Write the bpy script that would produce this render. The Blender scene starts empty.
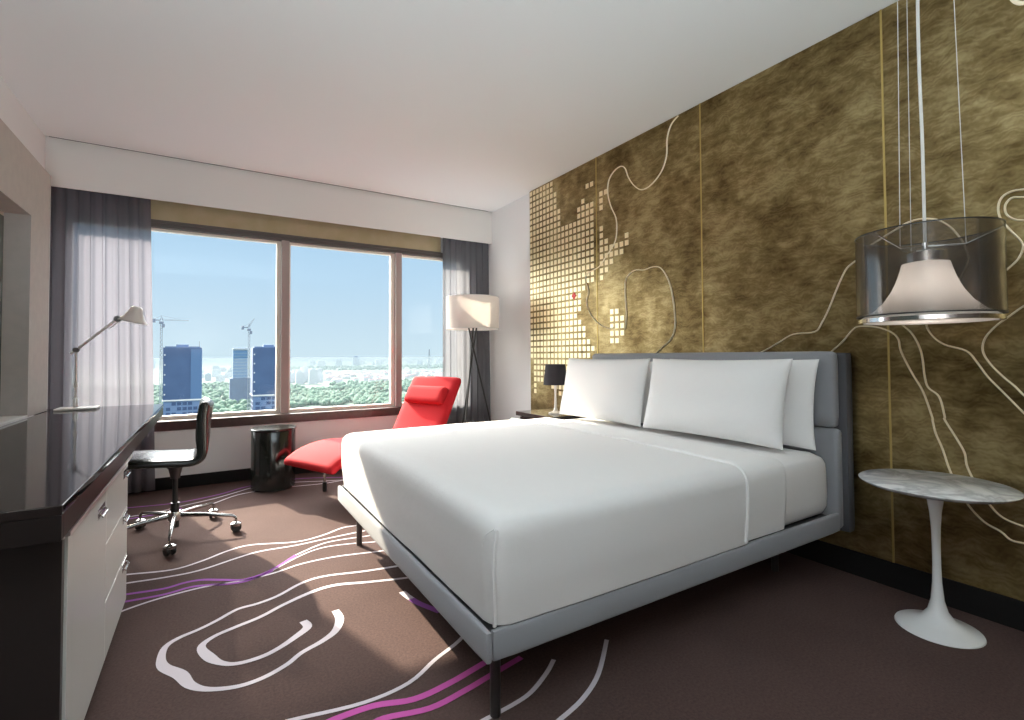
import bpy, bmesh, math, random
from mathutils import Vector, Matrix, Euler, noise
from math import sin, cos, pi, radians, sqrt, exp
random.seed(7)
scn = bpy.context.scene
COL = scn.collection
CARPET=[(1,[[-0.367,3.099,0.016],[-0.319,3.084,0.016],[-0.15,3.036,0.016],[-0.025,3.083,0.016],[0.098,3.167,0.016],[0.214,3.193,0.016],[0.434,3.106,0.016],[0.584,3.132,0.016],[0.718,3.202,0.016],[0.826,3.197,0.016],[0.981,3.211,0.016]]),(1,[[-0.362,2.972,0.016],[-0.318,2.972,0.016],[-0.18,2.951,0.016],[-0.036,2.953,0.016],[0.134,3.027,0.016],[0.249,3.062,0.016],[0.426,3.049,0.016],[0.587,3.063,0.016],[0.794,3.074,0.016],[0.939,3.074,0.016]]),(2,[[-0.335,2.837,0.02],[-0.303,2.833,0.02],[-0.171,2.81,0.02],[-0.093,2.83,0.02],[-0.022,2.822,0.02],[0.062,2.769,0.02],[0.158,2.715,0.02],[0.278,2.766,0.02],[0.406,2.901,0.02]]),(1,[[0.406,2.901,0.014],[0.541,2.986,0.014],[0.641,3.002,0.014],[0.787,2.981,0.014],[0.905,2.963,0.014]]),(2,[[-0.325,2.753,0.02],[-0.299,2.752,0.02],[-0.167,2.741,0.02],[-0.068,2.762,0.02],[0.002,2.742,0.02],[0.121,2.696,0.02],[0.209,2.713,0.02],[0.277,2.755,0.02]]),(1,[[0.277,2.755,0.012],[0.433,2.884,0.012],[0.562,2.932,0.012],[0.716,2.901,0.012],[0.823,2.86,0.012],[0.952,2.832,0.012]]),(1,[[-0.321,2.644,0.014],[-0.289,2.667,0.014],[-0.196,2.703,0.014],[-0.067,2.727,0.014],[0.026,2.727,0.014],[0.158,2.708,0.014],[0.287,2.721,0.014],[0.415,2.763,0.014],[0.59,2.762,0.014],[0.804,2.71,0.014],[0.923,2.694,0.014]]),(1,[[0.934,2.452,0.018],[0.816,2.472,0.018],[0.661,2.501,0.018],[0.489,2.548,0.018],[0.38,2.529,0.018],[0.271,2.453,0.018],[0.187,2.423,0.018],[0.109,2.414,0.018],[0.034,2.357,0.018],[-0.026,2.319,0.018],[-0.092,2.289,0.02],[-0.13,2.246,0.022],[-0.138,2.168,0.027],[-0.125,2.102,0.036],[-0.076,2.025,0.042],[-0.045,1.944,0.032],[0.004,1.889,0.022],[0.085,1.854,0.02],[0.162,1.858,0.02],[0.238,1.893,0.02],[0.293,1.939,0.02],[0.37,1.976,0.024],[0.427,2.022,0.03],[0.461,2.102,0.034],[0.461,2.183,0.03]]),(1,[[0.963,2.287,0.018],[0.829,2.314,0.018],[0.654,2.37,0.02],[0.517,2.421,0.024],[0.413,2.412,0.024],[0.283,2.353,0.02],[0.188,2.294,0.02],[0.102,2.263,0.02],[0.023,2.229,0.02],[-0.017,2.175,0.027],[0.008,2.086,0.038],[0.043,2.025,0.024],[0.091,1.991,0.02],[0.164,1.989,0.022],[0.224,2.013,0.022],[0.29,2.061,0.028],[0.339,2.109,0.034],[0.332,2.165,0.03]]),(1,[[0.197,1.603,0.016],[0.232,1.596,0.016],[0.416,1.56,0.016],[0.566,1.575,0.016],[0.686,1.644,0.016],[0.808,1.704,0.016],[0.92,1.79,0.016]]),(3,[[0.289,1.526,0.026],[0.319,1.535,0.026],[0.438,1.53,0.026],[0.554,1.492,0.026],[0.68,1.503,0.026],[0.808,1.532,0.026],[0.928,1.561,0.026]]),(3,[[0.386,1.45,0.024],[0.449,1.462,0.024],[0.579,1.429,0.024],[0.706,1.444,0.024],[0.812,1.466,0.024],[0.951,1.494,0.024]]),(1,[[0.754,2.192,0.03],[0.762,2.133,0.03],[0.769,2.101,0.03]]),(2,[[0.767,2.108,0.03],[0.784,2.045,0.03],[0.831,1.937,0.03]]),(1,[[0.648,1.294,0.016],[0.699,1.299,0.016],[0.809,1.309,0.016],[0.884,1.327,0.016],[0.978,1.377,0.016],[1.041,1.422,0.016]]),(1,[[0.852,1.176,0.016],[0.886,1.182,0.016],[1.0,1.215,0.016],[1.123,1.281,0.016],[1.282,1.414,0.016]]),(2,[[-0.549,4.457,0.016],[-0.474,4.449,0.016],[-0.239,4.407,0.016],[-0.077,4.434,0.016],[0.096,4.511,0.016],[0.287,4.647,0.016],[0.654,4.7,0.016],[0.982,4.55,0.016],[1.153,4.466,0.016]]),(1,[[-0.517,4.198,0.014],[-0.312,4.213,0.014],[-0.181,4.286,0.014],[0.055,4.395,0.014],[0.304,4.581,0.014],[0.463,4.645,0.014],[0.858,4.484,0.014],[1.087,4.409,0.014]]),(2,[[-0.509,4.138,0.02],[-0.291,4.163,0.02],[-0.161,4.233,0.02]]),(1,[[-0.257,4.141,0.014],[-0.175,4.164,0.014],[-0.002,4.213,0.014],[0.192,4.401,0.014],[0.4,4.446,0.014],[0.617,4.434,0.014],[0.842,4.402,0.014],[1.098,4.451,0.014]])]
CONTOUR=[[[2.191,2.679],[2.251,2.642],[2.286,2.562],[2.294,2.443],[2.34,2.35],[2.43,2.287],[2.522,2.275],[2.598,2.327],[2.657,2.409],[2.688,2.484],[2.737,2.518],[2.81,2.503],[2.867,2.451],[2.882,2.356],[2.848,2.239],[2.793,2.133],[2.786,2.026],[2.814,1.939],[2.914,1.85],[2.995,1.786],[3.14,1.752],[3.153,1.697],[3.129,1.629],[3.125,1.584],[3.15,1.522],[3.119,1.439],[3.048,1.362],[2.967,1.31],[2.878,1.282],[2.834,1.287]],[[2.449,1.051],[2.36,1.118],[2.274,1.183],[2.24,1.274],[2.251,1.432],[2.285,1.569],[2.351,1.672],[2.421,1.697],[2.512,1.689],[2.608,1.698],[2.688,1.651],[2.702,1.55],[2.692,1.387],[2.706,1.271]],[[1.768,1.052],[1.692,1.069],[1.62,1.092],[1.536,1.137],[1.456,1.179],[1.345,1.188],[1.309,1.233],[1.273,1.304],[1.238,1.391],[1.195,1.484],[1.162,1.515],[1.123,1.541],[1.09,1.582],[1.018,1.622],[0.98,1.641],[0.935,1.662],[0.886,1.666],[0.838,1.652],[0.806,1.627],[0.781,1.596],[0.756,1.55],[0.742,1.511],[0.735,1.45],[0.778,1.36],[0.847,1.282],[0.878,1.207],[0.86,1.151],[0.818,1.11],[0.748,1.082],[0.715,1.034],[0.684,0.977],[0.643,0.921],[0.584,0.841],[0.542,0.789]],[[1.33,1.038],[1.278,1.075],[1.218,1.129],[1.169,1.189],[1.137,1.205],[1.07,1.198],[1.012,1.173],[0.983,1.139],[0.973,1.081],[0.934,0.984],[0.897,0.906],[0.867,0.798],[0.866,0.784],[0.856,0.728],[0.835,0.667],[0.814,0.586],[0.788,0.515],[0.753,0.444],[0.708,0.392],[0.659,0.367],[0.631,0.343],[0.594,0.342],[0.552,0.349]],[[1.025,1.266],[0.977,1.213],[0.931,1.161],[0.9,1.08],[0.889,0.97],[0.877,0.923],[0.841,0.886],[0.824,0.803],[0.824,0.789],[0.784,0.71],[0.762,0.658],[0.755,0.604],[0.73,0.541],[0.687,0.461],[0.649,0.422],[0.593,0.406],[0.55,0.406]],[[0.522,1.703],[0.565,1.703],[0.599,1.705],[0.627,1.69],[0.639,1.655],[0.634,1.607],[0.607,1.554],[0.581,1.511],[0.573,1.479],[0.588,1.436],[0.624,1.396],[0.645,1.376]],[[0.523,1.669],[0.566,1.673],[0.599,1.679],[0.618,1.657],[0.617,1.621],[0.595,1.594],[0.568,1.583],[0.525,1.57]],[[0.532,1.275],[0.575,1.253],[0.614,1.219],[0.66,1.176],[0.69,1.13],[0.697,1.083],[0.68,1.036],[0.642,0.982],[0.609,0.945],[0.582,0.909],[0.541,0.864]],[[0.593,2.511],[0.585,2.47],[0.571,2.441],[0.55,2.424],[0.507,2.416]]]
SQUARES=['#######', '#######', '########', '########.......##', '########', '#########.....#...##', '#########....######', '#########....######', '##################', '##################', '###################', '###################', '####################...#', '########################', '#######################', '#####################', '####################', '###################', '###############', '##############', '##############', '##############', '#############.......##', '##############......###', '###############.....###', '###############.....###', '################....##', '#################', '################', '.###########', '.##########', '.##########', '.##########', '.#....####', '.#......##']
HAZE = 1 / 4500; AUREOLE = 45.; HIGHSKY = 5.0; SUNE = 18; CEILFILL = 165; BEDL = 4.0; SKYFILL = 5.5; EXPO = 0.0

# ------------------------------------------------------------------ materials
def new_mat(name):
    m = bpy.data.materials.new(name); m.use_nodes = True
    nt = m.node_tree; b = nt.nodes['Principled BSDF']
    return m, nt, b, nt.nodes['Material Output']
def pmat(name, col, rough=.5, metal=0., spec=.5, coat=0., bump=None, emit=None, sheen=0., vary=None):
    m, nt, b, out = new_mat(name)
    b.inputs['Base Color'].default_value = (*col, 1)
    b.inputs['Roughness'].default_value = rough
    b.inputs['Metallic'].default_value = metal
    b.inputs['Specular IOR Level'].default_value = spec
    b.inputs['Coat Weight'].default_value = coat
    b.inputs['Coat Roughness'].default_value = .05
    if sheen: b.inputs['Sheen Weight'].default_value = sheen
    if emit:
        b.inputs['Emission Color'].default_value = (*emit[0], 1)
        b.inputs['Emission Strength'].default_value = emit[1]
    tc = nt.nodes.new('ShaderNodeTexCoord')
    if bump:
        n = nt.nodes.new('ShaderNodeTexNoise'); n.inputs['Scale'].default_value = bump[0]; n.inputs['Detail'].default_value = 4
        nt.links.new(tc.outputs['Object'], n.inputs['Vector'])
        bp = nt.nodes.new('ShaderNodeBump'); bp.inputs['Strength'].default_value = bump[1]; bp.inputs['Distance'].default_value = bump[2]
        nt.links.new(n.outputs['Fac'], bp.inputs['Height']); nt.links.new(bp.outputs['Normal'], b.inputs['Normal'])
    if vary:                                             # (scale, second colour)
        n2 = nt.nodes.new('ShaderNodeTexNoise'); n2.inputs['Scale'].default_value = vary[0]; n2.inputs['Detail'].default_value = 5
        nt.links.new(tc.outputs['Object'], n2.inputs['Vector'])
        r = nt.nodes.new('ShaderNodeValToRGB')
        r.color_ramp.elements[0].position = .38; r.color_ramp.elements[0].color = (*col, 1)
        r.color_ramp.elements[1].position = .64; r.color_ramp.elements[1].color = (*vary[1], 1)
        nt.links.new(n2.outputs['Fac'], r.inputs['Fac']); nt.links.new(r.outputs['Color'], b.inputs['Base Color'])
    return m

M = {}
M['ceil'] = pmat('ceiling_paint', (.80, .82, .825), .9, bump=(60, .05, .002))
M['wall'] = pmat('white_wall_paint', (.77, .77, .77), .85, bump=(80, .05, .002))
M['soffit'] = pmat('soffit_paint', (.72, .71, .69), .85, bump=(80, .05, .002))
M['greige'] = pmat('greige_wallcovering', (.42, .375, .345), .6, bump=(140, .15, .002), vary=(18, (.45, .40, .365)))
M['mirror'] = pmat('dark_green_glass', (.12, .14, .13), .12)
M['ledge'] = pmat('pale_stone', (.78, .75, .72), .35, vary=(9, (.70, .66, .62)))
M['base'] = pmat('dark_baseboard', (.008, .007, .007), .6, spec=.2)
M['sill'] = pmat('mahogany_sill', (.045, .017, .016), .35, vary=(25, (.06, .025, .022)))
M['mullion'] = pmat('brown_mullion', (.34, .28, .265), .45)
M['cream'] = pmat('cream_sash', (.86, .80, .72), .5)
M['head'] = pmat('dark_window_head', (.085, .075, .068), .5)
M['blind'] = pmat('tan_blind_fabric', (.42, .345, .225), .9, bump=(200, .2, .002), vary=(7, (.38, .32, .19)))
M['gap'] = pmat('shadow_gap', (.03, .03, .03), .9)
M['black_gloss'] = pmat('black_brown_lacquer', (.026, .019, .018), .07, spec=.2)
M['end_panel'] = pmat('dark_end_panel', (.022, .017, .016), .35)
M['cab_white'] = pmat('white_gloss_laminate', (.76, .77, .74), .25, spec=.4)
M['plinth'] = pmat('black_plinth', (.015, .014, .014), .6)
M['chrome'] = pmat('chrome', (.75, .75, .75), .12, metal=1)
M['fascia'] = pmat('dark_brown_satin_edge', (.020, .015, .014), .4, spec=.1)
M['chrome_dark'] = pmat('darker_chrome', (.42, .42, .42), .2, metal=1)  # chrome in a darker even grey
M['brushed'] = pmat('brushed_aluminium', (.62, .61, .60), .3, metal=1)
M['lamp_white'] = pmat('pearl_lamp_metal', (.70, .67, .64), .35, metal=.25)
M['leather'] = pmat('black_leather', (.022, .026, .022), .27, spec=.6, bump=(90, .12, .003))
M['rubber'] = pmat('black_rubber', (.018, .018, .018), .5)
M['drum'] = pmat('black_gloss_drum', (.012, .014, .012), .12, spec=.6)
M['red'] = pmat('red_upholstery', (.43, .016, .022), .85, spec=.15, bump=(260, .15, .001))
M['steel'] = pmat('dark_steel', (.09, .085, .085), .35, metal=.8)
M['grey_fab'] = pmat('grey_upholstery', (.25, .255, .275), .8, sheen=.2, bump=(320, .25, .001))
M['grey_dark'] = pmat('dark_grey_upholstery', (.085, .085, .095), .8, bump=(320, .25, .001))
M['linen'] = pmat('white_cotton', (.80, .79, .785), .85, sheen=.1, bump=(9, .12, .03))
M['linen_p'] = pmat('white_pillow_cotton', (.84, .835, .83), .85, sheen=.1, bump=(12, .12, .03))
M['tulip'] = pmat('white_table_lacquer', (.80, .80, .80), .22)
M['black_shade'] = pmat('black_lamp_shade', (.022, .020, .026), .85)
M['night'] = pmat('black_nightstand_lacquer', (.018, .016, .016), .12)
M['goldline'] = pmat('pale_gold_inlay', (.90, .79, .58), .5, metal=.1)
M['goldseam'] = pmat('brass_seam', (.55, .40, .14), .35, metal=.7)
M['goldsq'] = pmat('pale_gold_leaf', (.92, .79, .52), .36, metal=.85)
M['redtile'] = pmat('red_enamel', (.65, .02, .02), .35)
M['wire'] = pmat('pale_wire', (.62, .60, .57), .4)
M['rim'] = pmat('black_rim', (.02, .02, .02), .4)

def marble():
    m, nt, b, out = new_mat('white_marble'); L = nt.links
    tc = nt.nodes.new('ShaderNodeTexCoord')
    n = nt.nodes.new('ShaderNodeTexNoise'); n.inputs['Scale'].default_value = 5; n.inputs['Detail'].default_value = 6; n.inputs['Distortion'].default_value = 1.4
    L.new(tc.outputs['Object'], n.inputs['Vector'])
    r = nt.nodes.new('ShaderNodeValToRGB'); e = r.color_ramp.elements
    e[0].position = .40; e[0].color = (.74, .75, .75, 1); e[1].position = .62; e[1].color = (.74, .75, .75, 1)
    k = r.color_ramp.elements.new(.505); k.color = (.45, .46, .47, 1)
    L.new(n.outputs['Fac'], r.inputs['Fac']); L.new(r.outputs['Color'], b.inputs['Base Color'])
    b.inputs['Roughness'].default_value = .15
    return m
M['marble'] = marble()

def carpet():
    m, nt, b, out = new_mat('plum_brown_carpet'); L = nt.links
    tc = nt.nodes.new('ShaderNodeTexCoord')
    n = nt.nodes.new('ShaderNodeTexNoise'); n.inputs['Scale'].default_value = 110; n.inputs['Detail'].default_value = 4; n.inputs['Roughness'].default_value = .75
    n2 = nt.nodes.new('ShaderNodeTexNoise'); n2.inputs['Scale'].default_value = 2.2; n2.inputs['Detail'].default_value = 3
    L.new(tc.outputs['Object'], n.inputs['Vector']); L.new(tc.outputs['Object'], n2.inputs['Vector'])
    mx = nt.nodes.new('ShaderNodeMix'); mx.data_type = 'RGBA'
    mx.inputs['A'].default_value = (.030, .019, .018, 1); mx.inputs['B'].default_value = (.138, .087, .077, 1)
    L.new(n.outputs['Fac'], mx.inputs['Factor'])
    mp = nt.nodes.new('ShaderNodeMapRange'); mp.inputs['From Min'].default_value = .35; mp.inputs['From Max'].default_value = .65
    mp.inputs['To Min'].default_value = .92; mp.inputs['To Max'].default_value = 1.06
    L.new(n2.outputs['Fac'], mp.inputs['Value'])
    hs = nt.nodes.new('ShaderNodeHueSaturation'); L.new(mp.outputs['Result'], hs.inputs['Value'])
    L.new(mx.outputs['Result'], hs.inputs['Color']); L.new(hs.outputs['Color'], b.inputs['Base Color'])
    b.inputs['Roughness'].default_value = .95; b.inputs['Specular IOR Level'].default_value = .1
    bp = nt.nodes.new('ShaderNodeBump'); bp.inputs['Strength'].default_value = .5; bp.inputs['Distance'].default_value = .004
    L.new(n.outputs['Fac'], bp.inputs['Height']); L.new(bp.outputs['Normal'], b.inputs['Normal'])
    return m
M['carpet'] = carpet()
M['yarn_white'] = pmat('white_yarn', (.62, .56, .60), .95, spec=.1, bump=(170, .4, .003))
M['yarn_purple'] = pmat('purple_yarn', (.30, .10, .38), .95, spec=.1, bump=(170, .4, .003))
M['yarn_pink'] = pmat('magenta_yarn', (.52, .10, .36), .95, spec=.1, bump=(170, .4, .003))

def gold():
    m, nt, b, out = new_mat('brushed_gold_wallcovering'); L = nt.links
    tc = nt.nodes.new('ShaderNodeTexCoord')
    w = nt.nodes.new('ShaderNodeTexWave'); w.wave_type = 'BANDS'; w.bands_direction = 'Z'; w.wave_profile = 'SIN'
    w.inputs['Scale'].default_value = 13; w.inputs['Distortion'].default_value = 26; w.inputs['Detail'].default_value = 3
    w.inputs['Detail Scale'].default_value = .55; w.inputs['Detail Roughness'].default_value = .6
    L.new(tc.outputs['Object'], w.inputs['Vector']); sn = w
    n1 = nt.nodes.new('ShaderNodeTexNoise'); n1.inputs['Scale'].default_value = 3.0; n1.inputs['Detail'].default_value = 6; n1.inputs['Roughness'].default_value = .65
    L.new(tc.outputs['Object'], n1.inputs['Vector'])
    n3 = nt.nodes.new('ShaderNodeTexNoise'); n3.inputs['Scale'].default_value = 11; n3.inputs['Detail'].default_value = 4
    mp3 = nt.nodes.new('ShaderNodeMapping'); mp3.inputs['Scale'].default_value = (1, 1, 2.6)
    L.new(tc.outputs['Object'], mp3.inputs['Vector']); L.new(mp3.outputs['Vector'], n3.inputs['Vector'])
    s = nt.nodes.new('ShaderNodeMath'); s.operation = 'MULTIPLY_ADD'; s.inputs[1].default_value = .06
    L.new(sn.outputs[0], s.inputs[0]); L.new(n1.outputs['Fac'], s.inputs[2])
    s2 = nt.nodes.new('ShaderNodeMath'); s2.operation = 'MULTIPLY_ADD'; s2.inputs[1].default_value = .5
    L.new(n3.outputs['Fac'], s2.inputs[0]); L.new(s.outputs[0], s2.inputs[2])
    r = nt.nodes.new('ShaderNodeValToRGB'); e = r.color_ramp.elements
    e[0].position = .58; e[0].color = (.115, .075, .026, 1); e[1].position = 1.0; e[1].color = (.46, .36, .18, 1)
    k = e.new(.78); k.color = (.25, .18, .078, 1)
    L.new(s2.outputs[0], r.inputs['Fac']); L.new(r.outputs['Color'], b.inputs['Base Color'])
    b.inputs['Metallic'].default_value = .92; b.inputs['Roughness'].default_value = .33
    bp = nt.nodes.new('ShaderNodeBump'); bp.inputs['Strength'].default_value = .22; bp.inputs['Distance'].default_value = .01
    L.new(s2.outputs[0], bp.inputs['Height']); L.new(bp.outputs['Normal'], b.inputs['Normal'])
    return m
M['gold'] = gold()

def thin(name, tint, gloss, rough=.03, diff=None, dfac=0., trans=None):
    """see-through sheet: tinted transparency, fresnel gloss, optional woven diffuse / translucent share"""
    m, nt, b, out = new_mat(name); L = nt.links; nt.nodes.remove(b)
    t = nt.nodes.new('ShaderNodeBsdfTransparent'); t.inputs['Color'].default_value = (*tint, 1); cur = t.outputs[0]
    if diff:
        d = nt.nodes.new('ShaderNodeBsdfDiffuse'); d.inputs['Color'].default_value = (*diff, 1); dd = d.outputs[0]
        if trans:
            tr = nt.nodes.new('ShaderNodeBsdfTranslucent'); tr.inputs['Color'].default_value = (*trans, 1)
            mm = nt.nodes.new('ShaderNodeMixShader'); mm.inputs[0].default_value = .5
            L.new(dd, mm.inputs[1]); L.new(tr.outputs[0], mm.inputs[2]); dd = mm.outputs[0]
        mx = nt.nodes.new('ShaderNodeMixShader'); mx.inputs[0].default_value = dfac
        L.new(cur, mx.inputs[1]); L.new(dd, mx.inputs[2]); cur = mx.outputs[0]
    if gloss:
        g = nt.nodes.new('ShaderNodeBsdfGlossy'); g.inputs['Roughness'].default_value = rough
        fr = nt.nodes.new('ShaderNodeFresnel'); fr.inputs['IOR'].default_value = 1.45
        ml = nt.nodes.new('ShaderNodeMath'); ml.operation = 'MULTIPLY'; ml.inputs[1].default_value = gloss
        L.new(fr.outputs[0], ml.inputs[0])
        mx = nt.nodes.new('ShaderNodeMixShader'); L.new(ml.outputs[0], mx.inputs[0])
        L.new(cur, mx.inputs[1]); L.new(g.outputs[0], mx.inputs[2]); cur = mx.outputs[0]
    L.new(cur, out.inputs['Surface'])
    return m
M['glass'] = thin('window_glass', (.97, .985, .985), .4)
M['smoke'] = thin('smoked_film', (.80, .785, .775), .6, .12, (.14, .135, .13), .09)
M['sheer_l'] = thin('violet_grey_sheer', (.86, .86, .90), 0, diff=(.20, .185, .21), dfac=.87, trans=(.155, .148, .170))
M['sheer_r'] = thin('grey_sheer', (.80, .80, .82), 0, diff=(.20, .20, .22), dfac=.90, trans=(.17, .17, .18))
M['shade_w'] = thin('white_lamp_fabric', (1, 1, 1), 0, diff=(.84, .82, .80), dfac=1., trans=(.80, .76, .72))

# ------------------------------------------------------------------ mesh helpers
def smooth_by_angle(me, ang=40):
    bm = bmesh.new(); bm.from_mesh(me)
    for f in bm.faces: f.smooth = True
    a = radians(ang)
    for e in bm.edges:
        if len(e.link_faces) == 2: e.smooth = e.calc_face_angle(0) < a
    bm.to_mesh(me); bm.free()
class MB:
    def __init__(s): s.bm = bmesh.new(); s.wn = False
    def _set(s, faces, mi):
        for f in faces: f.material_index = mi
    def box(s, x0, x1, y0, y1, z0, z1, bev=0, seg=2, mi=0, rot=None, piv=None):
        r = bmesh.ops.create_cube(s.bm, size=1); vs = r['verts']
        for v in vs:
            v.co = Vector(((x0 + x1) / 2 + v.co.x * (x1 - x0), (y0 + y1) / 2 + v.co.y * (y1 - y0), (z0 + z1) / 2 + v.co.z * (z1 - z0)))
        fs = list({f for v in vs for f in v.link_faces})
        s._set(fs, mi)
        if bev:
            s.wn = True
            es = list({e for v in vs for e in v.link_edges})
            r2 = bmesh.ops.bevel(s.bm, geom=es, offset=bev, segments=seg, profile=.5, affect='EDGES')
            s._set(r2['faces'], mi); vs = list({v for f in r2['faces'] for v in f.verts} | {v for v in vs if v.is_valid})
        if rot is not None:
            c = Vector(piv) if piv else Vector(((x0 + x1) / 2, (y0 + y1) / 2, (z0 + z1) / 2))
            for v in vs: v.co = c + rot @ (v.co - c)
        return s
    def rbox(s, lo, hi, r, n=(10, 10, 6), mi=0, skip=(), fn=None):
        """soft rounded box with a dense surface; skip drops faces ('-z', '+x', ...); fn displaces"""
        lo = Vector(lo); hi = Vector(hi); c = (lo + hi) / 2
        for ax in range(3):
            a, b_ = [(1, 2), (0, 2), (0, 1)][ax]
            for sg in (-1, 1):
                if ('-' if sg < 0 else '+') + 'xyz'[ax] in skip: continue
                grid = []
                for i in range(n[a] + 1):
                    row = []
                    for j in range(n[b_] + 1):
                        p = Vector((0, 0, 0)); p[ax] = hi[ax] if sg > 0 else lo[ax]
                        # denser sampling near edges
                        for q, k, nn in ((a, i, n[a]), (b_, j, n[b_])):
                            t = k / nn; t = .5 - .5 * cos(pi * t) if nn > 2 else t
                            p[q] = lo[q] + (hi[q] - lo[q]) * t
                        inn = Vector([min(max(p[q], lo[q] + r), hi[q] - r) for q in range(3)])
                        for q in range(3):                      # keep skipped sides straight
                            for tag, val in (('-', lo[q]), ('+', hi[q])):
                                if tag + 'xyz'[q] in skip and abs(p[q] - val) < r: inn[q] = p[q]
                        d = p - inn
                        if d.length > 1e-9: p = inn + d.normalized() * r
                        row.append(p)
                    grid.append(row)
                vs = [[s.bm.verts.new(fn(p.copy()) if fn else p) for p in row] for row in grid]
                for i in range(n[a]):
                    for j in range(n[b_]):
                        q = [vs[i][j], vs[i + 1][j], vs[i + 1][j + 1], vs[i][j + 1]]
                        if (sg > 0) == (ax == 1): q.reverse()
                        try: f = s.bm.faces.new(q); f.material_index = mi; f.smooth = True
                        except ValueError: pass
        return s
    def lathe(s, prof, c=(0, 0, 0), n=32, mi=0, rot=None, close=False):
        c = Vector(c); rings = []
        for r, z in prof:
            ring = []
            if r < 1e-6:
                p = Vector((0, 0, z)); p = rot @ p if rot is not None else p; ring = [s.bm.verts.new(c + p)]
            else:
                for k in range(n):
                    p = Vector((r * cos(2 * pi * k / n), r * sin(2 * pi * k / n), z)); p = rot @ p if rot is not None else p
                    ring.append(s.bm.verts.new(c + p))
            rings.append(ring)
        pairs = list(zip(rings, rings[1:]))
        if close: pairs.append((rings[-1], rings[0]))
        for A, B in pairs:
            for k in range(n):
                if len(A) == 1 and len(B) == 1: continue
                if len(A) == 1: q = [A[0], B[k], B[(k + 1) % n]][::-1]
                elif len(B) == 1: q = [A[k], A[(k + 1) % n], B[0]]
                else: q = [A[k], A[(k + 1) % n], B[(k + 1) % n], B[k]]
                f = s.bm.faces.new(q); f.material_index = mi; f.smooth = True
        return s
    def tube(s, pts, r, n=10, mi=0, caps=True, flat=None):
        pts = [Vector(p) for p in pts]; rr = r if isinstance(r, (list, tuple)) else [r] * len(pts)
        up = None; rings = []
        for i, p in enumerate(pts):
            t = (pts[min(i + 1, len(pts) - 1)] - pts[max(i - 1, 0)]).normalized()
            if up is None:
                up = Vector((0, 0, 1)) if abs(t.z) < .9 else Vector((1, 0, 0))
            x = t.cross(up).normalized(); y = x.cross(t).normalized(); up = y
            fl = flat or 1
            rings.append([s.bm.verts.new(p + x * cos(2 * pi * k / n) * rr[i] + y * sin(2 * pi * k / n) * rr[i] * fl) for k in range(n)])
        for A, B in zip(rings, rings[1:]):
            for k in range(n):
                f = s.bm.faces.new([A[k], A[(k + 1) % n], B[(k + 1) % n], B[k]]); f.material_index = mi; f.smooth = True
        if caps:
            for R_, rev in ((rings[0], False), (rings[-1], True)):
                f = s.bm.faces.new(R_ if rev else R_[::-1]); f.material_index = mi
        return s
    def poly(s, pts, mi=0):
        f = s.bm.faces.new([s.bm.verts.new(Vector(p)) for p in pts]); f.material_index = mi
        return s
    def loft(s, rings, mi=0, closed=True, caps=True):
        R_ = [[s.bm.verts.new(Vector(p)) for p in r] for r in rings]; n = len(R_[0])
        for A, B in zip(R_, R_[1:]):
            for k in range(n if closed else n - 1):
                f = s.bm.faces.new([A[k], A[(k + 1) % n], B[(k + 1) % n], B[k]]); f.material_index = mi; f.smooth = True
        if caps and closed:
            s.bm.faces.new(R_[0][::-1]).material_index = mi; s.bm.faces.new(R_[-1]).material_index = mi
        return s
    def build(s, name, mats, parent=None, loc=None, sm=40, weld=0, fixn=True):
        if weld: bmesh.ops.remove_doubles(s.bm, verts=s.bm.verts, dist=weld)
        if fixn: bmesh.ops.recalc_face_normals(s.bm, faces=s.bm.faces)
        me = bpy.data.meshes.new(name)
        if loc is not None:
            for v in s.bm.verts: v.co -= Vector(loc)
        s.bm.to_mesh(me); s.bm.free()
        for m in (mats if isinstance(mats, (list, tuple)) else [mats]): me.materials.append(m)
        smooth_by_angle(me, sm)
        o = bpy.data.objects.new(name, me); COL.objects.link(o)
        if loc is not None: o.location = loc
        if s.wn: o.modifiers.new('weighted_normal', 'WEIGHTED_NORMAL').keep_sharp = True
        if parent is not None:
            o.parent = parent
            # children are modelled in the parent's own coordinates
        return o
def tag(o, label=None, cat=None, group=None, kind=None):
    if label: o['label'] = label
    if cat: o['category'] = cat
    if group: o['group'] = group
    if kind: o['kind'] = kind
    return o
def empty(name, loc, label, cat, group=None, rz=0):
    o = bpy.data.objects.new(name, None); COL.objects.link(o); o.location = loc; o.rotation_euler = (0, 0, rz)
    o.empty_display_size = .1
    return tag(o, label, cat, group)
def shift(v, d): return tuple(a - b for a, b in zip(v, d))
def spline(pts, sub=6):
    P = [Vector(p) for p in pts]; out = []
    for i in range(len(P) - 1):
        p0 = P[max(i - 1, 0)]; p1 = P[i]; p2 = P[i + 1]; p3 = P[min(i + 2, len(P) - 1)]
        for k in range(sub):
            t = k / sub
            out.append(.5 * ((2 * p1) + (p2 - p0) * t + (2 * p0 - 5 * p1 + 4 * p2 - p3) * t * t + (3 * p1 - p0 - 3 * p2 + p3) * t ** 3))
    out.append(P[-1]); return out
def RZ(a): return Matrix.Rotation(a, 3, 'Z')
def RX(a): return Matrix.Rotation(a, 3, 'X')
def RY(a): return Matrix.Rotation(a, 3, 'Y')

# ------------------------------------------------------------------ room shell
XL, XR, YB, HC = -1.035, 2.70, -1.30, 2.69
YS = 4.81            # soffit face
YW = 4.905           # wall below the window
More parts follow.
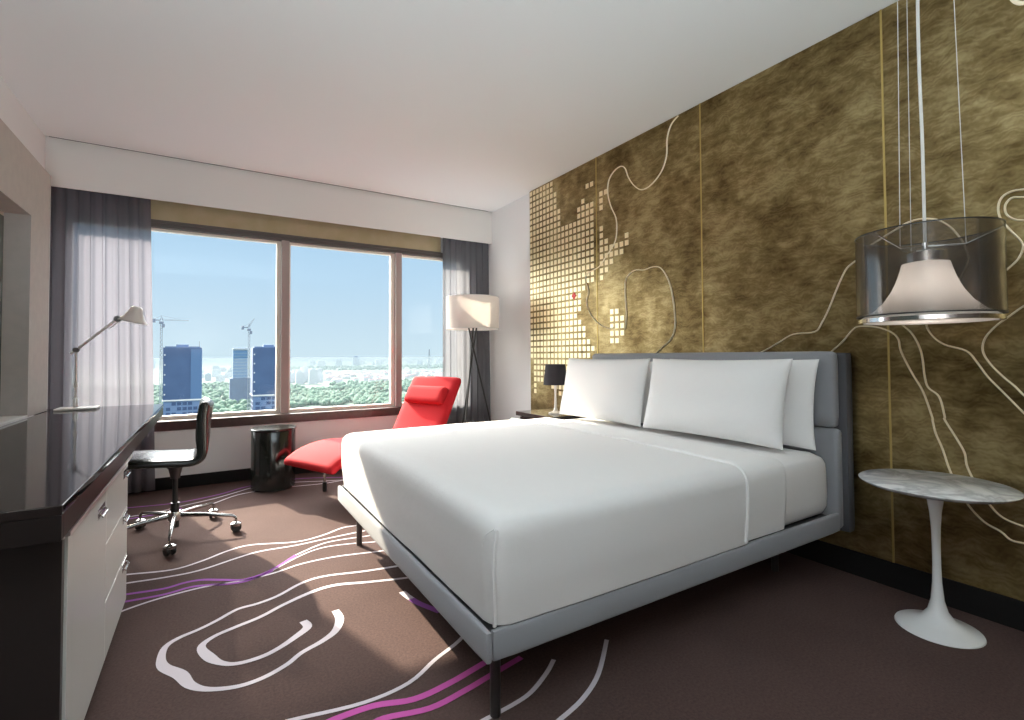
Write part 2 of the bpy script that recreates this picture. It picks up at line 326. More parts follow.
# floor: carpet with the yarn pattern woven in (material slots of one mesh)
f = MB(); f.box(XL - .1, XR + .1, YB - .1, 5.10, -.06, 0)
for mi, pts in CARPET:
    cpts = spline([(x, y, w) for x, y, w in pts], 5)
    for i in range(len(cpts) - 1):
        pass
    rows = []
    for i, p in enumerate(cpts):
        a = cpts[max(i - 1, 0)]; b = cpts[min(i + 1, len(cpts) - 1)]
        d = Vector((b.x - a.x, b.y - a.y)); d = d.normalized() if d.length > 0 else Vector((1, 0)); nrm = Vector((-d.y, d.x))
        w = p.z / 2
        rows.append((f.bm.verts.new((p.x + nrm.x * w, p.y + nrm.y * w, .0015)), f.bm.verts.new((p.x - nrm.x * w, p.y - nrm.y * w, .0015))))
    for (a, b), (c, d) in zip(rows, rows[1:]):
        fc = f.bm.faces.new([b, d, c, a]); fc.material_index = mi
fl = f.build('floor', [M['carpet'], M['yarn_white'], M['yarn_purple'], M['yarn_pink']], fixn=False)
for p in fl.data.polygons:
    pass
tag(fl, kind='structure')
tag(MB().box(XL - .1, XR + .1, YB - .1, YS - .026, HC, HC + .1).build('ceiling', M['ceil']), kind='structure')
tag(MB().box(XL - .1, XL, YB - .1, 5.10, 0, HC + .1).build('wall_left', M['wall']), kind='structure')
tag(MB().box(XR, XR + .1, YB - .1, 5.10, 0, HC + .1).build('wall_right', M['wall']), kind='structure')
tag(MB().box(XL, XR, YB - .1, YB, 0, HC).build('wall_back', pmat('dark_entry_panelling', (.16, .12, .10), .6)), kind='structure')
# soffit over the window, with the dark shadow gap between it and the ceiling
sf = MB(); sf.box(XL, XR, YS, 4.821, 2.335, HC + .005); sf.box(XL, XR, YS - .026, 5.10, HC + .035, HC + .1, mi=1)
tag(sf.build('trim_1', [M['soffit'], M['gap']]), kind='structure')
# wall around the window
WX0, WX1, WZ0, WZ1 = -.93, 2.42, .53, 2.17
wf = MB()
wf.box(XL, XR, YW, 5.06, 0, WZ0); wf.box(XL, XR, 4.985, 5.06, WZ1, HC + .03)
wf.box(XL, WX0, 4.985, 5.06, WZ0, WZ1); wf.box(WX1, XR, 4.985, 5.06, WZ0, WZ1)
tag(wf.build('wall_front', M['wall']), kind='structure')
tag(MB().box(XL, XR, 4.891, YW, 0, .10, .004).build('baseboard_front', M['base']), kind='structure')
tag(MB().box(2.672, XR, YB, 4.0, 0, .115, .004).build('baseboard_right', M['base']), kind='structure')
# dark sill board
tag(MB().box(-1.0, 2.66, 4.888, 4.99, .475, .555, .006).build('trim_2', M['sill']), kind='structure')
# the window: three panes
win = MB()
win.box(WX0, WX1, 4.94, 5.05, 2.145, 2.20, .003)
win_o = win.build('window_1', M['head']); tag(win_o, kind='structure')
for i, (a, b) in enumerate(((.556, .622), (1.632, 1.695))):
    MB().box(a, b, 4.93, 5.05, .553, 2.146, .003).build('mullion', M['mullion'], win_o)
edges = (WX0, .556, .622, 1.632, 1.695, WX1)
for k in range(3):
    a, b = edges[2 * k], edges[2 * k + 1]
    s = MB(); t = .034
    s.box(a, b, 4.99, 5.045, .553, .553 + t); s.box(a, b, 4.99, 5.045, 2.146 - t * .6, 2.146)
    s.box(a, a + t * .5, 4.99, 5.045, .553 + t, 2.146 - t * .6); s.box(b - t, b, 4.99, 5.045, .553 + t, 2.146 - t * .6)
    so = s.build('sash', M['cream'], win_o)
    MB().box(a + t * .5, b - t, 5.012, 5.018, .553 + t, 2.146 - t * .6).build('glass_pane', M['glass'], so)
# roller blind drawn up behind the soffit
bl = empty('roller_blind', (0.85, 4.935, 2.2), 'tan fabric roller blind drawn up along the top of the window', 'blind')
MB().box(-.62 - .85, 2.13 - .85, -.006, .006, 0, .26).build('blind_fabric', M['blind'], bl)
MB().tube([(-1.78, .0, .27), (1.78, .0, .27)], .022, 14).build('roller_tube', M['head'], bl)
MB().box(-.62 - .85, 2.13 - .85, -.010, .010, -.022, .002, .002).build('bottom_rail', M['head'], bl)

# built-in greige wall panel with a recess, along the left wall
pn = MB(); px = -.84; nb = -.948
pn.box(XL + .001, px, 3.66, 4.03, .752, 2.19); pn.box(XL + .001, px, YB + .01, 3.66, 1.855, 2.19)
pn.box(XL + .001, px, YB + .01, .4, .752, 1.855)
pn.box(XL + .001, nb, .4, 3.66, .752, 1.855)
pno = pn.build('trim_3', M['greige']); tag(pno, kind='structure')
MB().box(nb, nb + .006, .44, 3.64, .80, 1.83).build('mirror_glass', M['mirror'], pno)
MB().box(nb, px + .002, .41, 3.655, .752, .764, .002).build('ledge', M['ledge'], pno)
# ------------------------------------------------------------------ gold mural
GX = 2.672
mu = empty('wall_mural', (GX, 1.35, .12), 'brown gold brushed wall mural with pale contour lines and a field of small gold squares', 'mural')
def W(p): return (p[0] - GX, p[1] - 1.35, p[2] - .12)
seams = [4.0, 3.02, 2.022, 1.022, .02, -1.28]
sq = {}
for k, row in enumerate(SQUARES):
    for c, ch in enumerate(row):
        if ch == '#':
            y = 3.972 - .056 * c; z = 2.655 - .0565 * k
            sq.setdefault(0 if y > seams[1] else 1, []).append((y, z))
for k in range(5):
    g = MB(); y1, y0 = seams[k], seams[k + 1]
    x1, yy0, z0 = W((2.699, y0 + .002, .118)); x0, yy1, z1 = W((GX, y1 - .002, HC - .003))
    g.box(x0, x1, yy0, yy1, z0, z1)
    for (y, z) in sq.get(k, []):
        a = .0185
        _, cy, cz = W((0, y, z)); yl, yh = max(cy - a, yy0 + .002), min(cy + a, yy1 - .002)
        if yh - yl > .015: g.box(-.003, .001, yl, yh, cz - .0195, cz + .0195, mi=1)
    g.build('panel', [M['gold'], M['goldsq']], mu)
for k in range(1, 5):
    y = seams[k]; x0, yc, z0 = W((GX, y, .118)); z1 = W((0, 0, HC - .003))[2]
    MB().box(-.0035, .006, yc - .004, yc + .004, z0, z1, mi=0).build('seam_strip', M['goldseam'], mu)
for ln in CONTOUR:
    pts = [(p.x, p.y, p.z) for p in spline([W((GX - .003, y, min(z, HC - .01))) for y, z in ln], 5)]
    pts = [p for p in pts if p[2] < HC - .128]
    MB().tube(pts, .0075, 8, flat=.5).build('contour_line', M['goldline'], mu)
_, ry, rz = W((0, 3.316, 1.586))
MB().lathe([(0, .006), (.030, .006), (.034, .002), (.034, 0), (0, 0)], (-.001, ry, rz), 4, rot=RY(-pi / 2)).build('red_marker', M['redtile'], mu)
def part(mb, name, mats, parent, **k):
    """link mb (modelled in room coordinates) as a child of parent"""
    off = Vector((0, 0, 0)); o = parent
    while o is not None: off += o.location; o = o.parent
    for v in mb.bm.verts: v.co -= off
    return mb.build(name, mats, parent, **k)

# ------------------------------------------------------------------ curtains
def curtain(name, x0, x1, mat, label, waves, seed, flare=0., side=0, fold=.016):
    rnd = random.Random(seed); c = MB(); nx, nz = waves * 12, 26; Y0 = 4.853
    ph = [rnd.uniform(-.9, .9) for _ in range(waves + 2)]; am = [rnd.uniform(.55, 1.0) for _ in range(waves + 2)]
    rows = []
    for j in range(nz + 1):
        z = .02 + (2.385 - .02) * j / nz; h = 1 - j / nz; row = []
        for i in range(nx + 1):
            t = i / nx; w = t * waves; k = int(min(w, waves - 1e-6)); fr = w - k
            A = .024 * (am[k] * (1 - fr) + am[k + 1] * fr) * (.75 + .25 * h)
            phs = ph[k] * (1 - fr) + ph[k + 1] * fr
            a = 2 * pi * w + phs * (1 + .35 * sin(2.2 * h + k))
            x = x0 + (x1 - x0) * t + fold * cos(a + .5) * (.7 + .3 * h) + flare * h * (t if side > 0 else t - 1 if side < 0 else 0)
            row.append(c.bm.verts.new((max(-1.033, x), max(4.824, min(Y0 + A * sin(a) + .005 * sin(3.1 * a + k), 4.885 if z < .6 else 4.91)), z)))
        rows.append(row)
    for A_, B_ in zip(rows, rows[1:]):
        for i in range(nx):
            fc = c.bm.faces.new([A_[i], A_[i + 1], B_[i + 1], B_[i]]); fc.smooth = True
    o = c.build(name, mat, sm=180); return tag(o, label, 'curtain')
# the sheers hang from a track fixed behind the soffit
curtain('sheer_curtain', -1.018, -.425, M['sheer_l'], 'translucent violet grey sheer curtain gathered at the left end of the window behind the desk', 8, 3, .05, 1)
curtain('sheer_curtain', 2.115, 2.665, M['sheer_r'], 'darker grey curtain gathered at the right end of the window behind the floor lamp', 7, 5, .02, 1)
tk = MB(); tk.box(-1.02, 2.68, 4.835, 4.875, 2.386, 2.40); tag(part(tk, 'trim_4', M['gap'], None), kind='structure')

# ------------------------------------------------------------------ long desk with its cabinet
DZ = .75
dk = empty('desk', (-.65, 2.8, 0), 'long dark brown high gloss desk top running along the left wall', 'desk')
d = MB(); d.box(-.838, -.27, 1.435, 4.20, DZ - .022, DZ, .003); d.box(-1.03, -.839, 4.035, 4.20, DZ - .022, DZ, .002)
part(d, 'desktop', M['black_gloss'], dk)
d = MB(); d.box(-.290, -.272, 1.456, 4.198, .672, DZ - .0225, .002); part(d, 'front_fascia', M['fascia'], dk)
d = MB(); d.box(-.838, -.272, 1.437, 1.4555, .672, DZ - .0225, .002); part(d, 'end_fascia', M['fascia'], dk)
d = MB(); d.box(-.83, -.60, 4.13, 4.19, 0, DZ - .0225, .003); part(d, 'end_leg', M['end_panel'], dk)
cb = empty('drawer_cabinet', (-.56, 2.1, 0), 'white fronted cabinet with small metal pulls under the near end of the desk', 'cabinet')
d = MB(); d.box(-.83, -.312, 1.60, 2.628, .06, .642, .003); part(d, 'body', M['end_panel'], cb)
d = MB(); d.box(-.83, -.296, 1.575, 1.598, .03, .642, .002); part(d, 'end_panel', M['end_panel'], cb)
d = MB(); d.box(-.81, -.335, 1.62, 2.61, 0, .059); part(d, 'plinth', M['plinth'], cb)
d = MB(); d.box(-.83, -.288, 1.545, 2.636, .644, .652, .001); d.box(-.300, -.274, 1.535, 2.636, .6525, .664, .002); part(d, 'top_rail', M['brushed'], cb)
def pull(y, z, par, n='handle'):
    h = MB(); h.tube([(-.289, y - .045, z), (-.280, y - .045, z - .01), (-.280, y + .045, z - .01), (-.289, y + .045, z)], .003, 8)
    h.box(-.2898, -.2885, y - .06, y + .06, z - .016, z + .016, .0005)
    part(h, n, M['chrome'], par)
fr = MB(); fr.box(-.311, -.290, 1.600, 2.126, .06, .640, .0015); dr = part(fr, 'door', M['cab_white'], cb); pull(2.03, .585, dr)
for z0, z1, hz in ((.450, .640, .600), (.256, .447, .420), (.06, .253, .228)):
    fr = MB(); fr.box(-.311, -.290, 2.130, 2.630, z0, z1, .0015); dr = part(fr, 'drawer', M['cab_white'], cb); pull(2.56, hz, dr)

# ------------------------------------------------------------------ desk lamp
L0 = Vector((-.70, 4.06, DZ))
dl = empty('desk_lamp', L0, 'pearl metal desk lamp with thin angled arm on the far end of the desk', 'lamp')
d = MB(); d.box(-.80, -.60, 3.975, 4.125, DZ, DZ + .014, .004); part(d, 'base', M['lamp_white'], dl)
d = MB(); d.tube([(-.715, 4.07, DZ + .014), (-.715, 4.07, 1.118)], .0055, 10); d.lathe([(0, 0), (.013, 0), (.013, .05), (.007, .06), (0, .06)], (-.715, 4.07, DZ + .013), 16)
d.lathe([(0, 0), (.011, 0), (.011, .03), (0, .03)], (-.715, 4.07, .885), 14)
part(d, 'pole', M['brushed'], dl)
d = MB(); d.tube([(-.745, 4.07, 1.10), (-.715, 4.07, 1.122), (-.515, 4.07, 1.325)], .0075, 10); d.tube([(-.555, 4.082, 1.262), (-.50, 4.082, 1.318)], .004, 8)
part(d, 'arm', M['brushed'], dl)
d = MB(); d.lathe([(0, -.016), (.016, -.016), (.016, .016), (0, .016)], (-.715, 4.07, 1.122), 14, rot=RX(pi / 2)); part(d, 'joint', M['steel'], dl); d = MB(); d.lathe([(0, -.02), (.02, -.02), (.02, .02), (0, .02)], (-.512, 4.07, 1.325), 14, rot=RX(pi / 2))
part(d, 'joint', M['steel'], dl)
d = MB(); rt = RY(radians(12)); hc = (-.425, 4.07, 1.345)
d.lathe([(0, .068), (.022, .066), (.034, .055), (.040, .03), (.066, -.02), (.082, -.036), (.084, -.040), (.080, -.040), (.062, -.022), (.036, .026), (.028, .05), (0, .058)], hc, 28, rot=rt)
sh = part(d, 'lamp_shade', M['lamp_white'], dl)
d = MB(); d.tube([(-.512, 4.07, 1.325), (-.465, 4.07, 1.345)], .012, 10); part(d, 'neck', M['lamp_white'], dl)
d = MB(); d.lathe([(0, .03), (.018, .02), (.026, 0), (.018, -.018), (0, -.024)], hc, 16, rot=rt); part(d, 'bulb', M['tulip'], dl)

# ------------------------------------------------------------------ desk chair (faces the desk, -x)
ch = empty('desk_chair', (-.17, 3.6, 0), 'black leather swivel desk chair with armless one piece shell on five chrome spokes', 'chair', rz=radians(0))
prof = [(-.300, .474), (-.285, .484), (-.20, .480), (-.06, .470), (.05, .462), (.100, .466), (.132, .490), (.143, .54), (.148, .61), (.154, .69), (.163, .76), (.170, .812)]
pp = spline([Vector((x, 0, z)) for x, z in prof], 4)
def ring(y, tk, sc):
    up, dn = [], []
    for i, p in enumerate(pp):
        t = (pp[min(i + 1, len(pp) - 1)] - pp[max(i - 1, 0)]).normalized(); nn = Vector((-t.z, 0, t.x))
        e = min(1, i / 2.0, (len(pp) - 1 - i) / 2.0); e = sqrt(max(e, .08))
        q = p.copy()
        s_ = i / (len(pp) - 1)
        bow = -.022 * (abs(y) / .21) ** 2 * max(0, min(1, (s_ - .62) * 4))      # the back wraps slightly round the sitter
        q.x += bow
        up.append((q + nn * tk * e * (1 + .75 * max(0, min(1, (s_ - .45) * 4)) - .45 * max(0, (s_ - .75) * 4))) + Vector((0, y, 0))); dn.append((q - nn * tk * e * (1 + .25 * max(0, min(1, (s_ - .45) * 4)))) + Vector((0, y, 0)))
    return up + dn[::-1]
c = MB(); c.loft([ring(y, tk, 1) for y, tk in ((-.215, .004), (-.212, .013), (-.19, .021), (-.1, .023), (0, .024), (.1, .023), (.19, .021), (.212, .013), (.215, .004))])
shl = c.build('seat_shell', M['leather'], ch, sm=60)
for yy in (-.213, .213):
    s2 = MB(); s2.tube([(p.x - .022 * max(0, min(1, (i / (len(pp) - 1) - .62) * 4)), yy, p.z) for i, p in enumerate(pp)], .0065, 8); s2.build('piping', M['rubber'], shl)
c = MB(); c.lathe([(0, .446), (.062, .446), (.058, .428), (.036, .404), (.028, .372), (.024, .345), (0, .345)], n=24); c.build('swivel_mount', M['steel'], ch)
c = MB(); c.lathe([(0, .35), (.014, .35), (.014, .20), (.023, .20), (.023, .055), (0, .055)], n=20); c.build('gas_column', M['rubber'], ch)
c = MB(); c.lathe([(0, .148), (.032, .148), (.036, .138), (.036, .104), (.030, .096), (0, .096)], n=24); c.build('hub', M['brushed'], ch)
for k in range(5):
    a = radians(-91 + 72 * k); R3 = RZ(a)
    s_ = MB(); s_.tube([R3 @ Vector((.035, 0, .125)), R3 @ Vector((.16, 0, .118)), R3 @ Vector((.315, 0, .100)), R3 @ Vector((.335, 0, .085)), R3 @ Vector((.335, 0, .055))], [.014, .012, .009, .008, .008], 10)
    so = s_.build('spoke', M['chrome_dark'], ch)
    w = MB(); cx_ = R3 @ Vector((.335, 0, 0))
    for sy in (-1, 1):
        w.lathe([(0, -.009), (.024, -.009), (.028, -.004), (.028, .004), (.024, .009), (0, .009)], cx_ + RZ(a + .5) @ Vector((0, sy * .015, .0285)), 20, rot=RZ(a + .5) @ RX(pi / 2))
    wo = w.build('caster', M['rubber'], so)
    w = MB(); w.lathe([(.017, .0), (.030, .008), (.030, .022), (.012, .032), (0, .033)], cx_ + Vector((0, 0, .030)), 16); w.build('caster_hood', M['chrome_dark'], so)

# ------------------------------------------------------------------ black drum side table
dt = empty('drum_table', (.455, 4.50, 0), 'black glossy drum side table below the window beside the chaise', 'table')
d = MB(); d.lathe([(0, .010), (.160, .010), (.166, .016), (.166, .47), (.163, .474), (0, .474)], (.455, 4.50, 0), 48); part(d, 'body', M['drum'], dt)
d = MB(); d.lathe([(0, .475), (.168, .475), (.172, .479), (.172, .489), (.168, .493), (0, .493)], (.455, 4.50, 0), 48); part(d, 'top', M['drum'], dt)
d = MB(); d.lathe([(0, 0), (.150, 0), (.150, .0098), (0, .0098)], (.455, 4.50, 0), 40); part(d, 'base', M['rubber'], dt)

# ------------------------------------------------------------------ red chaise longue (local +x runs from the foot end to the back)
cl = empty('chaise_longue', (1.15, 4.03, 0), 'red upholstered chaise longue with head pillow behind the foot of the bed', 'chaise', rz=radians(24))
prof = [(-.60, .270), (-.56, .300), (-.46, .345), (-.30, .372), (-.10, .362), (.10, .325), (.26, .285), (.36, .282), (.43, .325), (.50, .42), (.58, .56), (.66, .70), (.735, .83), (.75, .845)]
pp = spline([Vector((x, 0, z)) for x, z in prof], 5)
def cring(y, tk):
    up, dn = [], []
    for i, p in enumerate(pp):
        t = (pp[min(i + 1, len(pp) - 1)] - pp[max(i - 1, 0)]).normalized(); nn = Vector((-t.z, 0, t.x))
        e = sqrt(max(min(1, i / 3.0, (len(pp) - 1 - i) / 3.0), .05))
        up.append(p + nn * tk * e + Vector((0, y, 0))); dn.append(p - nn * tk * .8 * e + Vector((0, y, 0)))
    return up + dn[::-1]
c = MB(); c.loft([cring(y, tk) for y, tk in ((-.295, .008), (-.290, .024), (-.27, .036), (-.22, .041), (0, .045), (.22, .041), (.27, .036), (.290, .024), (.295, .008))])
cu = c.build('cushion', M['red'], cl, sm=60)
def pillow_mesh(mb, w, h, t, pin=.08, n=18, M4=None, mi=0, seed=0, wr=.0):
    """closed cushion: width w (local y), height h (local z), thickness t (local x)"""
    for sgn in (-1, 1):
        vs = []
        for i in range(n + 1):
            row = []
            for j in range(n + 1):
                u = -cos(pi * i / n); v = -cos(pi * j / n)
                y = u * w / 2 * (1 - pin * (1 - v * v) * .5) ; z = v * h / 2 * (1 - pin * (1 - u * u) * .5)
                th = (max(0, 1 - abs(u) ** 3.4) * max(0, 1 - abs(v) ** 3.4)) ** .55
                x = sgn * t / 2 * th
                if wr:
                    e_ = noise.noise(Vector((y * 5 + seed, z * 6, sgn * 3 + seed)))
                    x += sgn * wr * e_ * th
                p = Vector((x, y, z)); row.append(mb.bm.verts.new(M4 @ p if M4 is not None else p))
            vs.append(row)
        for i in range(n):
            for j in range(n):
                q = [vs[i][j], vs[i + 1][j], vs[i + 1][j + 1], vs[i][j + 1]]
                if sgn < 0: q.reverse()
                f_ = mb.bm.faces.new(q); f_.material_index = mi; f_.smooth = True
    return mb
bk = math.atan2(.83 - .56, .735 - .58)
m4 = Matrix.Translation((.62, 0, .755)) @ Matrix.Rotation(-(pi / 2 - bk) + pi, 4, 'Y') @ Matrix.Rotation(0, 4, 'X')
c = MB(); m4 = Matrix.Translation((.605, 0, .715)) @ Matrix.Rotation(pi / 2 - bk, 4, 'Y')
c.rbox((-.045, -.235, -.085), (.035, .235, .085), .034, (6, 12, 8), fn=lambda p: m4 @ p); c.build('head_pillow', M['red'], cl, weld=1e-5)
for sx in (-.28, .50):
    for sy in (-.255, .255):
        l = MB(); zt = .305 if sx < 0 else .30
        l.tube([(sx, sy, zt), (sx, sy, .035)], .011, 10); lo = l.build('leg', M['chrome'], cl)
        l = MB(); l.lathe([(0, 0), (.014, 0), (.016, .004), (.016, .075), (0, .078)], (sx, sy, 0), 14); l.build('foot', M['rubber'], lo)
c = MB()
for sy in (-.255, .255): c.tube([(-.40, sy, .318), (-.28, sy, .318), (.10, sy, .275), (.32, sy, .236), (.50, sy, .34)], .010, 8)
c.tube([(-.28, -.255, .310), (-.28, .255, .310)], .010, 8); c.tube([(.50, -.255, .33), (.50, .255, .33)], .010, 8)
c.build('frame', M['steel'], cl)

# ------------------------------------------------------------------ tripod floor lamp
FX, FY = 2.272, 4.45
lp = empty('floor_lamp', (FX, FY, 0), 'tripod floor lamp with crossed black legs and wide white drum shade', 'lamp')
d = MB(); d.lathe([(.262, 1.345), (.266, 1.345), (.268, 1.665), (.264, 1.665)], (FX, FY, 0), 56, close=True); sh = part(d, 'lamp_shade', M['shade_w'], lp)
d = MB()
d = None
for z in (1.346, 1.664): d = MB(); d.lathe([(.2625, z - .003), (.2685, z - .003), (.2685, z + .003), (.2625, z + .003)], (FX, FY, 0), 56, close=True); part(d, 'rim', M['tulip'], sh)
for k in range(3):
    a = radians(55 + 120 * k); a2 = a + radians(165)
    l = MB(); l.tube([(FX + .055 * cos(a), FY + .055 * sin(a), 1.40), (FX + .27 * cos(a2), FY + .27 * sin(a2), 0.006)], .0085, 10); part(l, 'leg', M['rubber'], lp)
d = MB(); d.lathe([(0, 1.36), (.07, 1.36), (.07, 1.38), (.02, 1.385), (.02, 1.44), (0, 1.44)], (FX, FY, 0), 20); part(d, 'lamp_holder', M['rubber'], lp)
d = MB(); d.lathe([(0, 1.44), (.018, 1.445), (.034, 1.49), (.026, 1.53), (0, 1.545)], (FX, FY, 0), 20); part(d, 'bulb', M['tulip'], lp)
d = MB()
for k in range(3):
    a = radians(20 + 120 * k); d.tube([(FX + .018 * cos(a), FY + .018 * sin(a), 1.437), (FX + .263 * cos(a), FY + .263 * sin(a), 1.655)], .003, 6)
part(d, 'shade_carrier', M['chrome'], lp)

# ------------------------------------------------------------------ nightstand and its lamp
ns = empty('nightstand', (2.47, 3.40, 0), 'black lacquered nightstand on the window side of the bed', 'nightstand')
d = MB(); d.box(2.28, 2.655, 3.13, 3.65, .555, .59, .003); part(d, 'top', M['night'], ns)
d = MB(); d.box(2.32, 2.65, 3.16, 3.62, .13, .5545, .003); part(d, 'body', M['night'], ns)
for z in (.145, .352):
    d = MB(); d.box(2.302, 2.319, 3.165, 3.615, z, z + .195, .002); dd = part(d, 'drawer', M['night'], ns)
    d = MB(); d.box(2.290, 2.3015, 3.34, 3.44, z + .165, z + .178, .002); part(d, 'handle', M['chrome'], dd)
for x in (2.34, 2.63):
    for y in (3.18, 3.60):
        d = MB(); d.box(x - .015, x + .015, y - .015, y + .015, 0, .1295, .002); part(d, 'leg', M['night'], ns)
bx, by = 2.46, 3.31
tl = empty('bedside_lamp', (bx, by, .59), 'small bedside lamp with black tapered shade on slim pale stem beside the headboard', 'lamp')
d = MB(); d.lathe([(.098, .83), (.101, .83), (.082, 1.0), (.079, 1.0)], (bx, by, 0), 40, close=True); part(d, 'lamp_shade', M['black_shade'], tl)
d = MB(); d.lathe([(0, .590), (.060, .590), (.060, .598), (.022, .612), (.011, .64), (.009, .75), (.012, .80), (.012, .86), (0, .86)], (bx, by, 0), 24); part(d, 'stem', M['lamp_white'], tl)
d = MB()
for k in range(3):
    a = 2 * pi * k / 3; d.tube([(bx + .010 * cos(a), by + .010 * sin(a), .855), (bx + .0815 * cos(a), by + .0815 * sin(a), .985)], .002, 6)
part(d, 'shade_carrier', M['chrome'], tl)

# ------------------------------------------------------------------ bed
bd = empty('bed', (1.6, 2.07, 0), 'double bed with low grey upholstered frame and grey padded headboard', 'bed')
d = MB(); d.rbox((.640, 1.180, .235), (.662, 2.995, .322), .010, (4, 8, 4)); part(d, 'foot_rail', M['grey_fab'], bd, weld=1e-5)
for y0, y1 in ((1.180, 1.205), (2.970, 2.995)):
    d = MB(); d.rbox((.6625, y0, .235), (2.545, y1, .322), .011, (8, 4, 4)); part(d, 'side_rail', M['grey_fab'], bd, weld=1e-5)
d = MB(); d.box(.663, 2.545, 1.206, 2.969, .255, .294); part(d, 'slat_base', M['grey_dark'], bd)
d = MB(); d.rbox((2.605, 1.172, .215), (2.668, 2.985, 1.080), .012, (4, 8, 8)); part(d, 'headboard', M['grey_dark'], bd, weld=1e-5)
d = MB(); d.rbox((2.546, 1.198, .715), (2.6045, 2.960, 1.086), .028, (6, 14, 8)); part(d, 'upper_pad', M['grey_fab'], bd, weld=1e-5)
d = MB(); d.rbox((2.550, 1.190, .235), (2.6045, 2.965, .712), .022, (6, 14, 8)); part(d, 'lower_pad', M['grey_fab'], bd, weld=1e-5)
for x, y in ((.735, 1.300), (.735, 2.865), (2.40, 1.42), (2.40, 2.86)):
    l = MB(); l.tube([(x, y, 0), (x, y, .2545)], .016, 18); part(l, 'leg', M['steel'], bd)

def soft(amp, s, seed=0., zs=1.):
    return lambda p: p + Vector((noise.noise(Vector((p.x * s + seed, p.y * s, p.z * s))), noise.noise(Vector((p.x * s, p.y * s + seed + 7, p.z * s))), noise.noise(Vector((p.x * s + 3, p.y * s, p.z * s + seed))) * zs)) * amp
# mattress under a fitted white sheet
d = MB(); d.rbox((.712, 1.210, .3015), (2.535, 2.965, .600), .070, (16, 16, 8), fn=soft(.003, 4))
mt = d.build('mattress', M['linen'], None, weld=1e-5); tag(mt, 'thick mattress in white fitted sheet bared at the head end of the bed', 'mattress')
# tucked-in white duvet: one continuous shell over the foot end and both sides
def duv(p):
    q = p.copy(); x, y, z = p
    # belly of the quilt on top, pinched hems at the bottom edge
    top = max(0, (z - .45) / .18)
    q.z += .012 * top * sin(pi * min(1, max(0, (y - 1.15) / 1.83))) + .004 * noise.noise(Vector((x * 2.5, y * 2.5, 1))) * top
    low = max(0, (.45 - z) / .12); cy = 2.065
    q.x += (.012 * low) if x < .75 else 0
    q.y += .010 * low * (1 if y < 1.3 else -1 if y > 2.88 else 0)
    w = noise.noise(Vector((x * 3, y * 3, z * 1.5 + 4))) * .004
    if x < .73: q.x += w
    if y < 1.27 or y > 2.92: q.y += w
    # mitred fold at the near foot corner
    return q
d = MB(); d.rbox((.652, 1.172, .324), (1.815, 3.003, .628), .062, (30, 34, 16), skip=('-z', '+x'), fn=duv)
do = d.build('duvet', M['linen'], None, weld=1e-5, sm=180)
so = do.modifiers.new('thickness', 'SOLIDIFY'); so.thickness = .016; so.offset = -1
tag(do, 'smooth white duvet tucked over the foot end of the bed', 'duvet')
d = MB(); d.tube(spline([(.675, 1.187, .59), (.665, 1.184, .50), (.667, 1.185, .42), (.671, 1.189, .330)], 4), .006, 8); d.tube(spline([(.675, 1.195, .592), (.6585, 1.217, .57), (.657, 1.237, .52)], 4), .003, 6)
part(d, 'corner_fold', M['linen'], do)
# turned-down top sheet: a wide band just beyond the duvet edge, with a rolled hem on it
d = MB(); d.rbox((1.820, 1.188, .325), (2.10, 2.987, .620), .062, (10, 34, 16), skip=('-z', '+x', '-x'), fn=lambda p: duv(p))
ts = d.build('top_sheet', M['linen_p'], None, weld=1e-5, sm=180)
so = ts.modifiers.new('thickness', 'SOLIDIFY'); so.thickness = .010; so.offset = -1
tag(ts, 'white top sheet folded back as a band across the bed below the pillows', 'sheet')
hem = MB(); pts = []
for t in range(0, 41):
    y = 1.232 + (2.94 - 1.232) * t / 40
    pts.append((1.803, y, .6285 + .0145 * sin(pi * (y - 1.15) / 1.83)))
path = [(1.803, 1.182, .335), (1.803, 1.173, .45), (1.803, 1.174, .56), (1.803, 1.192, .606)] + pts
hem.tube(spline(path, 2), .0085, 8); part(hem, 'rolled_hem', M['linen_p'], do)

def pillow(x, y, zb, w, h, t, lean, yaw, label, seed):
    o = MB(); m = Matrix.Translation((x, y, zb)) @ Matrix.Rotation(yaw, 4, 'Z') @ Matrix.Rotation(lean, 4, 'Y') @ Matrix.Translation((0, 0, h / 2))
    pillow_mesh(o, w, h, t, .085, 26, m, seed=seed, wr=.009)
    p = o.build('pillow', M['linen_p'], None, weld=1e-5, sm=180, loc=(x, y, zb)); tag(p, label, 'pillow', None)
    return p
pillow(2.275, 1.733, .627, .872, .435, .155, radians(13), radians(0), 'white pillow leaning in front on the near right side of the bed', 1)
pillow(2.452, 1.690, .615, .90, .435, .10, radians(6), 0, 'white pillow standing against the headboard behind the near right pillow', 2)
pillow(2.275, 2.600, .627, .815, .435, .155, radians(13), radians(1), 'white pillow leaning in front on the window side of the bed', 3)
pillow(2.452, 2.590, .615, .80, .42, .10, radians(6), 0, 'white pillow mostly hidden behind the window side pillow', 4)

# ------------------------------------------------------------------ tulip table
TX, TY = 2.424, .785
tt = empty('tulip_table', (TX, TY, 0), 'round white pedestal side table with marble top in front of the gold wall', 'table')
d = MB(); d.lathe([(0, .566), (.240, .566), (.245, .563), (.243, .559), (.223, .548), (0, .548)], (TX, TY, 0), 72); part(d, 'table_top', M['marble'], tt)
bp = [(0, .0), (.131, .0), (.136, .003), (.134, .008), (.116, .015), (.082, .027), (.052, .044), (.032, .072), (.021, .115), (.0155, .18), (.0135, .25), (.0135, .32), (.015, .39), (.019, .45), (.026, .50), (.037, .530), (.043, .5475), (0, .5475)]
d = MB(); d.lathe(bp, (TX, TY, 0), 56); part(d, 'pedestal', M['tulip'], tt)

